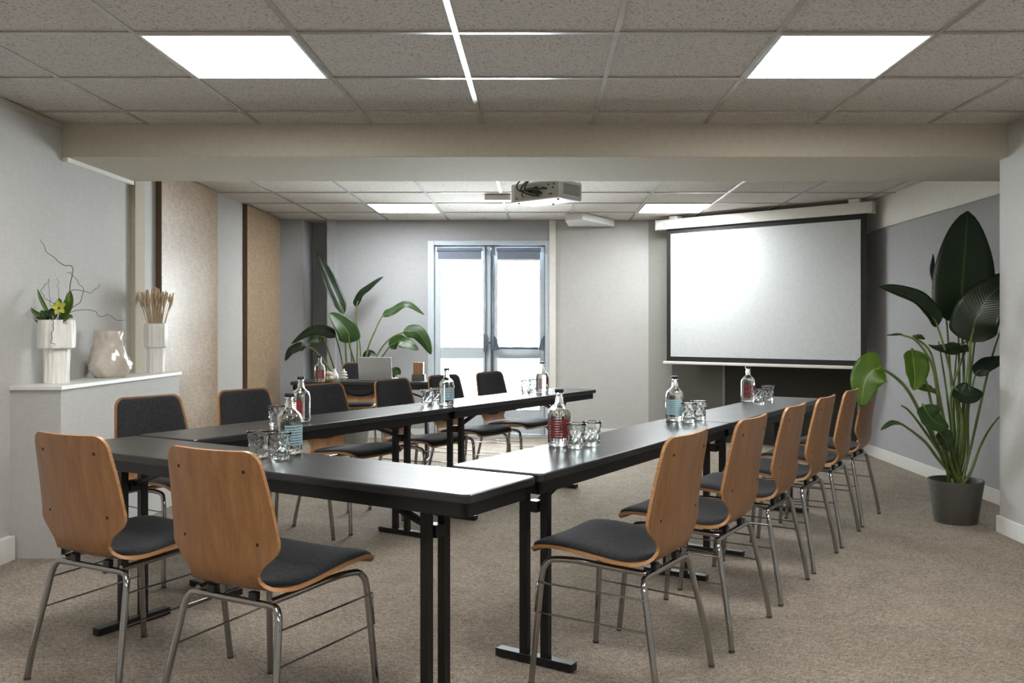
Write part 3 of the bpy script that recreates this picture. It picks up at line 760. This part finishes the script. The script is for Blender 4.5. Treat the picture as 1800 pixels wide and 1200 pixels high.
MB().lathe([(0, .046), (.018, .047), (.031, .055), (.035, .067), (.028, .080), (.012, .087), (0, .087)], 60, fn=fn, close=False).build('upper_ball', 'stripe_ceramic', t, True)
m = MB()
for k in range(10):
    a = k * PI / 5
    m.tube([(r * math.cos(a), r * math.sin(a), z) for r, z in ((.022, .002), (.0375, .013), (.0420, .027), (.0355, .043), (.02, .049))], .0022, 5)
    m.tube([(r * math.cos(a), r * math.sin(a), z) for r, z in ((.019, .048), (.032, .056), (.0358, .067), (.029, .08), (.012, .087))], .002, 5)
m.build('dark_stripes', 'gold_stripe', t)
o = MB().box(-.058, .058, -.04, .04, 0, .055).build('storage_box', 'block_grey', bevel=.003, loc=dput(736, 7.98)); tag(o, 'small grey box at right end of the back desk', 'box')
m = MB()
o = thing('wooden_block_stand', 'pale and brown striped wooden piece on top of grey desk box', 'wooden ornament', (dput(736, 7.98)[0], 7.98, TZ + .0555))
MB().box(-.045, .045, -.03, .03, 0, .108).build('block', 'ply_edge', o, bevel=.002)
for x in (-.03, -.004, .02): MB().box(x, x + .009, -.0315, -.03, .004, .104).build('dark_inlay', 'stripe_wood', o)

# ------------------------------------------------------------------ vases on the ledge
def ribbed(r0, k, seed):
    rs = random.Random(seed); ph = [rs.uniform(0, 6.28) for _ in range(4)]
    return lambda r, z, a: r * (1 + k * (.5 * math.sin(11 * a + ph[0] + 12 * z) + .5 * math.sin(17 * a + ph[1] - 9 * z) + .35 * math.sin(6 * a + ph[2] + 22 * z)) if r > .02 else 1)
LZ = .9003
def two_tier(label, loc, r1, h1, r2, h2, seed):
    t = thing('tall_vase', label, 'vase', loc, seed * .7, 'white two-tier ceramic vases')
    MB().lathe([(0, 0), (r1 * .97, 0), (r1, .006)] + [(r1, h1 * i / 10) for i in range(1, 10)] + [(r1, h1), (0, h1)], 72, fn=ribbed(r1, .055, seed), close=False).build('lower_cylinder', 'chalk_ceramic', t, True, angle=50)
    H = h1 + h2
    MB().lathe([(0, h1 + .001), (r2 * .93, h1 + .001), (r2, h1 + .006)] + [(r2, h1 + h2 * i / 10) for i in range(1, 10)] + [(r2 * .98, H), (r2 * .86, H), (r2 * .86, h1 + .03), (0, h1 + .03)], 72, fn=ribbed(r2, .05, seed + 3), close=False).build('upper_cylinder', 'chalk_ceramic', t, True, angle=50)
    return t
V1 = (-2.648, 4.82, LZ); V3 = (-2.615, 5.985, LZ)
two_tier('larger white two-tier vase on ledge, holding orchid and twigs', V1, .063, .188, .090, .158, 1)
two_tier('slimmer white two-tier vase at far end of ledge, holding dried wheat', V3, .055, .168, .070, .165, 5)
def lump(r, z, a):
    if r < .03: return r
    return r * (1 + .06 * math.sin(3 * a + 14 * z) + .055 * math.sin(5 * a - 26 * z + 1) + .04 * math.sin(9 * a + 45 * z) + .03 * abs(math.sin(6 * a + 60 * z)))
o = MB().lathe([(0, 0), (.075, 0), (.095, .02), (.113, .05), (.117, .085), (.106, .125), (.09, .17), (.078, .21), (.074, .25), (.080, .282), (.076, .286), (.068, .28), (.064, .25), (.06, .2), (0, .19)], 80, fn=lump, close=False).build('lumpy_vase', 'glazed_ceramic', smooth=True, loc=(-2.64, 5.39, LZ))
tag(o, 'squat glossy beige crumpled vase in the middle of the ledge', 'vase')

def leafm(mid, W_, nrm, fold=.25, shape='paddle', n=22, wave=.0, seed=0, droop=0.0):
    P = catmull(mid, n); m = MB(); nu = 10; N = Vector(nrm).normalized(); rs = random.Random(seed); ph = rs.uniform(0, 6)
    vs = []
    for i, p in enumerate(P):
        v = i / n; t = (P[min(i + 1, n)] - P[max(i - 1, 0)]).normalized()
        side = t.cross(N); side = side.normalized() if side.length > 1e-4 else Vector((1, 0, 0)); nn = side.cross(t).normalized()
        if shape == 'paddle': w = W_ * (min(1, (v / .16)) ** .55 if v < .16 else 1) * (1 if v < .35 else max(0, 1 - ((v - .35) / .652) ** 1.9) ** .7)
        else: w = W_ * math.sin(PI * (v * .96 + .02)) ** .8
        for j in range(nu + 1):
            u = -1 + 2 * j / nu
            q = p + side * (u * w) + nn * (fold * abs(u) ** 1.3 * w + wave * w * abs(u) * math.sin(14 * v + ph + (1.5 if u > 0 else 0)) ) - Vector((0, 0, droop * u * u * w))
            vs.append(q); m.uv[len(vs) - 1] = (j / nu, v)
    m.add(vs, [(i * (nu + 1) + j, i * (nu + 1) + j + 1, (i + 1) * (nu + 1) + j + 1, (i + 1) * (nu + 1) + j) for i in range(n) for j in range(nu)])
    return m
# flower arrangement
YV = V1[1]
t = thing('twig_arrangement', 'curly twigs, green leaves and yellow orchid standing in left white vase', 'flower arrangement', (0, 0, 0))
def pv(px, py, dy=0): return at(px, py, YV + dy)
top = pv(99, 560)
for k, (pts, r) in enumerate(((
        [(99, 590, .02), (108, 545, .0), (124, 506, -.02), (126, 470, 0), (112, 465, .02), (96, 455, .04), (80, 438, .05), (70, 420, .06), (63, 420, .06)][:8], .0022),
        ([(100, 590, -.02), (110, 550, -.03), (118, 520, -.04), (130, 508, -.05), (145, 512, -.06), (158, 514, -.07), (172, 505, -.08), (175, 500, -.09)], .0017),
        ([(102, 590, 0), (120, 550, .03), (140, 530, .04), (146, 510, .05), (135, 492, .04), (124, 480, .03), (118, 478, .03)], .0017),
        ([(98, 590, .03), (106, 562, .05), (128, 546, .06), (150, 545, .05), (168, 548, .03), (178, 556, .02), (192, 554, .0), (205, 562, -.02), (222, 563, -.03)], .0016),
        ([(96, 590, 0), (100, 545, -.02), (78, 522, -.03), (74, 508, -.04), (84, 495, -.05), (86, 490, -.05)], .0016),
        ([(97, 590, .02), (92, 555, .04), (87, 520, .05), (85, 492, .05)], .0013),
        ([(99, 590, -.03), (104, 540, -.05), (103, 515, -.06), (101, 488, -.05)], .0012),
        ([(100, 572, -.06), (92, 560, -.085), (94, 575, -.1), (90, 598, -.105), (98, 608, -.1)], .0019))):
    P = catmull([pv(x, y, d) for x, y, d in pts], 40)
    P = [p + Vector((.004 * math.sin(i * .9 + k), .004 * math.cos(i * .7), .004 * math.sin(i * .5 + k * 2))) if 2 < i < 40 else p for i, p in enumerate(P)]
    MB().tube(P, r * 1.25, 6, r * .6).build('twig', 'twig', t, True)
for k, (pts, w, mt) in enumerate((
        ([(98, 570, 0), (72, 555, 0), (60, 548, -.02), (54, 540, -.03)], .012, 'leaf_small'), ([(96, 572, 0), (75, 562, .02), (62, 555, .03), (53, 551, .04)], .010, 'leaf_small'),
        ([(98, 575, .02), (82, 566, .0), (70, 566, -.03), (60, 562, -.04)], .010, 'leaf_small'), ([(96, 570, 0), (82, 545, -.02), (72, 525, -.03), (66, 508, -.03)], .011, 'leaf_small'),
        ([(92, 560, -.03), (84, 552, -.05), (76, 550, -.05), (72, 545, -.05)], .016, 'leaf_green'), ([(104, 566, 0), (116, 548, -.02), (122, 530, -.03), (124, 512, -.02)], .028, 'leaf_bright'),
        ([(96, 562, .02), (98, 548, .03), (104, 532, .04), (104, 524, .04)], .020, 'leaf_bright'), ([(84, 562, -.05), (88, 552, -.08), (96, 546, -.09), (106, 544, -.09)], .02, 'leaf_green'),
        ([(88, 566, -.04), (80, 560, -.07), (76, 556, -.08), (70, 560, -.09)], .02, 'leaf_green'), ([(104, 568, -.03), (112, 562, -.06), (122, 556, -.07), (128, 558, -.06)], .014, 'leaf_bright'))):
    leafm([pv(x, y, d) for x, y, d in pts], w, (.1, -1, .3), .3, 'lance', 14).build('leaf', mt, t, True, solid=.001)
fl = pv(105, 540, -.09)
for k in range(5):
    a = k * 2 * PI / 5 + .5; d = Vector((math.cos(a), -.25, math.sin(a)))
    leafm([fl, fl + d * .02, fl + d * .042], .014, (0, -1, 0), .3, 'lance', 8).build('petal', 'orchid_yellow', t, True, solid=.001)
MB().sphere(fl + Vector((0, -.008, -.004)), .007, 10).build('flower_lip', 'orchid_red', t, True)
# wheat
t = thing('dried_wheat_bunch', 'bunch of dried wheat ears standing in far white vase', 'dried flowers', V3, 0)
rs = random.Random(3)
for k in range(72):
    a = rs.uniform(0, 2 * PI); q = math.sqrt(rs.uniform(0, 1)); e = Vector((math.cos(a) * q * .125, math.sin(a) * q * .07, .36 + .21 - .05 * q + rs.uniform(-.035, .03)))
    s0 = Vector((math.cos(a) * q * .03, math.sin(a) * q * .03, .21)); mid_ = s0.lerp(e, .55) + Vector((0, 0, .01))
    P = catmull([s0, mid_, e], 10); st = MB().tube(P, .0016, 5).build('stalk', 'straw', t, True)
    d = (e - mid_).normalized(); m = MB(); L = rs.uniform(.06, .085)
    m.tube([e - d * L + d * L * i / 8 for i in range(9)], lambda v: .0022 + .0052 * math.sin(PI * min(1, v * .9 + .05)) * (1 + .25 * math.sin(v * 40)), 7)
    m.build('ear', 'straw', st, True)

# ------------------------------------------------------------------ potted plants
def pot(t, r0, r1, h, mat):
    MB().lathe([(0, 0), (r0, 0), (r0 + .003, .004), (r1, h), (r1 - .012, h), (r1 - .02, h - .04), (0, h - .04)], 48, close=False).build('pot', mat, t, True, angle=40)
    MB().lathe([(0, h - .035), (r1 - .02, h - .036)], 32, close=False).build('soil', 'soil', t)
def plant(t, specs, base_c, soil_z, seed, stem_r=.006):
    rs = random.Random(seed); o0 = Vector(t.location)
    for k, sp in enumerate(specs):
        pet, mid, W_, mt = sp[:4]; nrm = sp[4] if len(sp) > 4 else (0, -1, .3); fold = sp[5] if len(sp) > 5 else .25; wave = sp[6] if len(sp) > 6 else .05
        droop = sp[7] if len(sp) > 7 else 0
        a = rs.uniform(0, 6.28); root = Vector((base_c[0] + math.cos(a) * .04, base_c[1] + math.sin(a) * .04, soil_z))
        if mid: 
            M_ = [Vector(at(*q)) - o0 for q in mid]
            lf = leafm(M_, W_, nrm, fold, wave=wave, seed=k, droop=droop).build('leaf', mt, t, True, solid=.0016)
            end = M_[0]; nxt = M_[1] * .6 + M_[0] * .4
        else: lf = t; end = None
        P = [root - o0] + [Vector(at(*q)) - o0 for q in pet] + ([end, nxt] if end is not None else [])
        rr = stem_r * (1.25 if W_ > .1 else 1)
        MB().tube(catmull(P, 30), rr * 1.5, 8, rr * .6).build('stem', 'stem_green', lf if mid else t, True)
Yp = 5.48; PX = (1680 - CX) / FPX * Yp
t = thing('potted_plant', 'tall bird of paradise plant in dark grey pot by right wall', 'potted plant', (PX, Yp, 0))
pot(t, .122, .163, .262, 'pot_grey')
Y0 = Yp
specs = [
 # giant upright leaf
 ([(1690, 760, Y0), (1694, 660, Y0 + .02)], [(1690, 572, Y0 + .03), (1691, 510, Y0 + .05), (1696, 440, Y0 + .09), (1701, 371, Y0 + .15)], .19, 'leaf_dark', (-.08, -1, .15), .12, .02),
 ([(1678, 760, Y0 + .05), (1670, 650, Y0 + .1)], [(1662, 552, Y0 + .12), (1645, 510, Y0 + .13), (1636, 480, Y0 + .15), (1640, 446, Y0 + .17)], .055, 'leaf_dark', (1, -1, .1), .3, .03),
 ([(1684, 760, Y0 - .05), (1672, 660, Y0 - .1)], [(1648, 574, Y0 - .12), (1630, 545, Y0 - .13), (1595, 520, Y0 - .14), (1545, 504, Y0 - .15)], .085, 'leaf_dark', (.1, -.8, .8), .3, .06),
 ([(1696, 760, Y0 - .03), (1703, 670, Y0 - .08)], [(1706, 602, Y0 - .1), (1716, 560, Y0 - .13), (1740, 520, Y0 - .14), (1775, 490, Y0 - .12)], .135, 'leaf_dark', (-.5, -1, .5), .2, .05),
 ([(1698, 760, Y0 + .1), (1706, 660, Y0 + .12)], [(1718, 570, Y0 + .14), (1735, 535, Y0 + .16), (1752, 505, Y0 + .2), (1768, 480, Y0 + .24)], .10, 'leaf_dark', (-.3, -1, .5), .25, .05),
 ([(1676, 760, Y0 - .02), (1672, 690, Y0 - .05)], [(1700, 606, Y0 - .02), (1680, 608, Y0 - .08), (1658, 612, Y0 - .1), (1632, 606, Y0 - .12)], .062, 'leaf_dark', (0, -.6, 1), -.2, .08),
 # small twisted leaves lower left
 ([(1670, 780, Y0 - .08), (1650, 700, Y0 - .18), (1638, 640, Y0 - .24), (1612, 600, Y0 - .28)], [(1590, 590, Y0 - .3), (1580, 588, Y0 - .3), (1570, 589, Y0 - .3), (1558, 589, Y0 - .3)], .016, 'leaf_green', (0, -.4, 1), .2, .05),
 ([(1668, 780, Y0 - .02), (1652, 700, Y0 - .03), (1636, 620, Y0 - .04)], [(1606, 592, Y0 - .05), (1615, 590, Y0 - .06), (1620, 592, Y0 - .07), (1626, 596, Y0 - .08)], .03, 'leaf_green', (0, -.6, 1), -.2, .05),
 ([(1662, 790, Y0 - .1), (1640, 720, Y0 - .14), (1628, 672, Y0 - .15)], [(1604, 614, Y0 - .18), (1606, 640, Y0 - .2), (1608, 662, Y0 - .21), (1606, 686, Y0 - .22)][::1], .085, 'leaf_bright', (.25, -1, .2), .35, .05),
 ([(1664, 790, Y0 - .05), (1652, 740, Y0 - .1)], [(1646, 688, Y0 - .13), (1632, 683, Y0 - .15), (1616, 680, Y0 - .16), (1599, 677, Y0 - .16)], .038, 'leaf_bright', (0, -.8, 1), .1, .04),
 ([(1658, 790, Y0 - .13), (1644, 770, Y0 - .18)], [(1622, 712, Y0 - .2), (1632, 728, Y0 - .22), (1644, 742, Y0 - .22), (1668, 750, Y0 - .2)], .075, 'leaf_green', (.1, -1, .4), .2, .12),
 ([(1672, 820, Y0 - .06)], [(1650, 758, Y0 - .14), (1658, 768, Y0 - .15), (1664, 778, Y0 - .16), (1668, 792, Y0 - .16)], .058, 'leaf_green', (.2, -1, .2), .2, .12),
 ([(1688, 790, Y0 - .08), (1690, 730, Y0 - .1)], [(1676, 682, Y0 - .12), (1690, 690, Y0 - .14), (1706, 694, Y0 - .15), (1728, 690, Y0 - .14)], .068, 'leaf_dark', (.1, -1, .4), .2, .08),
 ([(1700, 800, Y0 + .02), (1702, 720, Y0 + .02)], [(1714, 660, Y0 + .05), (1730, 644, Y0 + .06), (1748, 636, Y0 + .08), (1775, 628, Y0 + .12)], .05, 'leaf_dark', (-.1, -1, .7), .2, .05),
 # far left bright leaf arching over the last chair
 ([(1655, 800, Y0 - .08), (1620, 730, Y0 - .12), (1590, 678, Y0 - .15)], [(1552, 648, Y0 - .18), (1536, 650, Y0 - .2), (1520, 672, Y0 - .21), (1514, 716, Y0 - .22)], .105, 'leaf_bright', (-.2, -1, .5), .22, .04),
 ([(1652, 810, Y0 - .08), (1625, 775, Y0 - .18)], [(1588, 747, Y0 - .25), (1574, 743, Y0 - .27), (1562, 746, Y0 - .28), (1548, 756, Y0 - .3)], .024, 'leaf_green', (0, -.5, 1), .15, .05),
 ([(1662, 810, Y0), (1620, 750, Y0), (1598, 722, Y0), (1584, 712, Y0)], None, .02, 'leaf_green'),
 ([(1712, 760, Y0 + .05), (1735, 660, Y0 + .1), (1752, 600, Y0 + .15), (1775, 540, Y0 + .2)], None, .02, 'leaf_green'),
 ([(1706, 830, Y0 - .03), (1725, 780, Y0 + .05), (1748, 742, Y0 + .12), (1780, 712, Y0 + .2)], None, .02, 'leaf_green'),
 ([(1684, 760, Y0), (1686, 660, Y0), (1684, 580, Y0)], None, .2, 'leaf_green'), ([(1692, 760, Y0 - .02), (1700, 660, Y0 - .02), (1706, 590, Y0)], None, .2, 'leaf_green'),
 ([(1674, 780, Y0 + .03), (1664, 690, Y0 + .02), (1650, 600, Y0)], None, .02, 'leaf_green'), ([(1680, 800, Y0 + .03), (1676, 700, Y0 + .02), (1682, 610, Y0)], None, .02, 'leaf_green'),
]
plant(t, specs, (PX, Yp), .22, 4, .0075)
Yq = 9.26; QX = (622 - CX) / FPX * Yq
t = thing('potted_plant', 'arching bird of paradise plant in pale pot behind the back desk', 'potted plant', (QX, Yq, 0))
pot(t, .135, .17, .27, 'pot_pale')
U = Yq
specs = [
 ([(612, 700, U), (608, 620, U)], [(604, 553, U + .05), (588, 515, U + .08), (572, 478, U + .12), (557, 444, U + .15)], .072, 'leaf_dark', (.7, -1, .1), .35, .04),
 ([(622, 700, U), (628, 620, U)], [(627, 540, U + .05), (634, 522, U + .1), (650, 506, U + .15), (674, 486, U + .2)], .062, 'leaf_dark', (-.8, -1, .4), .35, .05),
 ([(626, 700, U - .05), (625, 650, U - .1)], [(614, 603, U - .15), (612, 585, U - .18), (598, 566, U - .2), (580, 550, U - .22)], .115, 'leaf_green', (.5, -1, .3), .15, .04),
 ([(608, 700, U - .05), (602, 640, U - .1)], [(590, 592, U - .15), (572, 581, U - .18), (545, 582, U - .2), (512, 604, U - .22)], .058, 'leaf_dark', (0, -1, .35), -.1, .05),
 ([(606, 700, U - .05), (585, 640, U - .1)], [(569, 594, U - .2), (558, 598, U - .22), (549, 600, U - .24), (540, 602, U - .25)], .03, 'leaf_green', (0, -1, .6), .1, .1),
 ([(604, 700, U - .05), (580, 650, U - .15), (555, 618, U - .22)], [(538, 608, U - .28), (522, 610, U - .3), (510, 618, U - .32), (501, 634, U - .33)], .048, 'leaf_dark', (0, -1, .3), -.1, .15),
 ([(634, 700, U), (645, 620, U), (660, 580, U)], [(672, 556, U + .02), (690, 547, U + .04), (716, 535, U + .06), (746, 553, U + .08)], .045, 'leaf_green', (0, -1, .5), .15, .1),
 ([(636, 700, U - .05), (655, 640, U - .05), (680, 600, U - .05)], [(708, 584, U - .05), (730, 582, U - .06), (746, 598, U - .08), (758, 623, U - .1)], .075, 'leaf_green', (-.3, -1, .4), -.15, .03),
 ([(640, 700, U - .1), (665, 640, U - .15)], [(684, 610, U - .2), (700, 600, U - .22), (716, 604, U - .24), (736, 615, U - .25)], .075, 'leaf_green', (0, -1, .7), .15, .15),
 ([(636, 700, U + .05), (640, 660, U + .1)], [(640, 632, U + .1), (646, 622, U + .1), (652, 620, U + .1), (662, 624, U + .1)], .04, 'leaf_dark', (0, -1, .5), .1, .1),
 ([(640, 700, U - .1), (665, 680, U - .15)], [(682, 664, U - .2), (692, 654, U - .2), (698, 652, U - .2), (704, 658, U - .2)], .05, 'leaf_green', (0, -1, .5), .1, .15),
 ([(618, 700, U), (618, 640, U), (616, 600, U)], None, .02, 'leaf_green'), ([(630, 700, U), (634, 640, U), (632, 600, U), (624, 570, U)], None, .02, 'leaf_green'),
]
plant(t, specs, (QX, Yq), .23, 9, .008)

# ------------------------------------------------------------------ light, world, camera
w = bpy.data.worlds.new('World'); S.world = w; w.use_nodes = True
bg = w.node_tree.nodes['Background']; bg.inputs[0].default_value = (.90, .96, 1, 1); bg.inputs[1].default_value = 23.0
pl = bpy.data.lights.new('door_portal', 'AREA'); pl.shape = 'RECTANGLE'; pl.size = 1.3; pl.size_y = 2.15; pl.cycles.is_portal = True
po = bpy.data.objects.new('door_portal', pl); COL.objects.link(po); po.location = (-.58, FAR + .14, 1.08); po.rotation_euler = (-PI / 2, 0, 0)
cd = bpy.data.cameras.new('camera'); co = bpy.data.objects.new('camera', cd); COL.objects.link(co)
co.location = (0, 0, EYE); co.rotation_euler = (PI / 2, 0, 0); cd.sensor_width = 36; cd.lens = 36 * FPX / 1800
cd.shift_x = (900 - CX) / 1800; cd.shift_y = -(600 - HY) / 1800; cd.clip_start = .05
S.camera = co
S.view_settings.view_transform = 'Standard'; S.view_settings.look = 'None'; S.view_settings.gamma = 1; S.view_settings.use_curve_mapping = False
S.view_settings.exposure = 1.3
S.cycles.use_denoising = True; S.cycles.max_bounces = 14; S.cycles.transmission_bounces = 12; S.cycles.diffuse_bounces = 6; S.cycles.transparent_max_bounces = 12
S.cycles.caustics_refractive = True; S.cycles.sample_clamp_indirect = 8
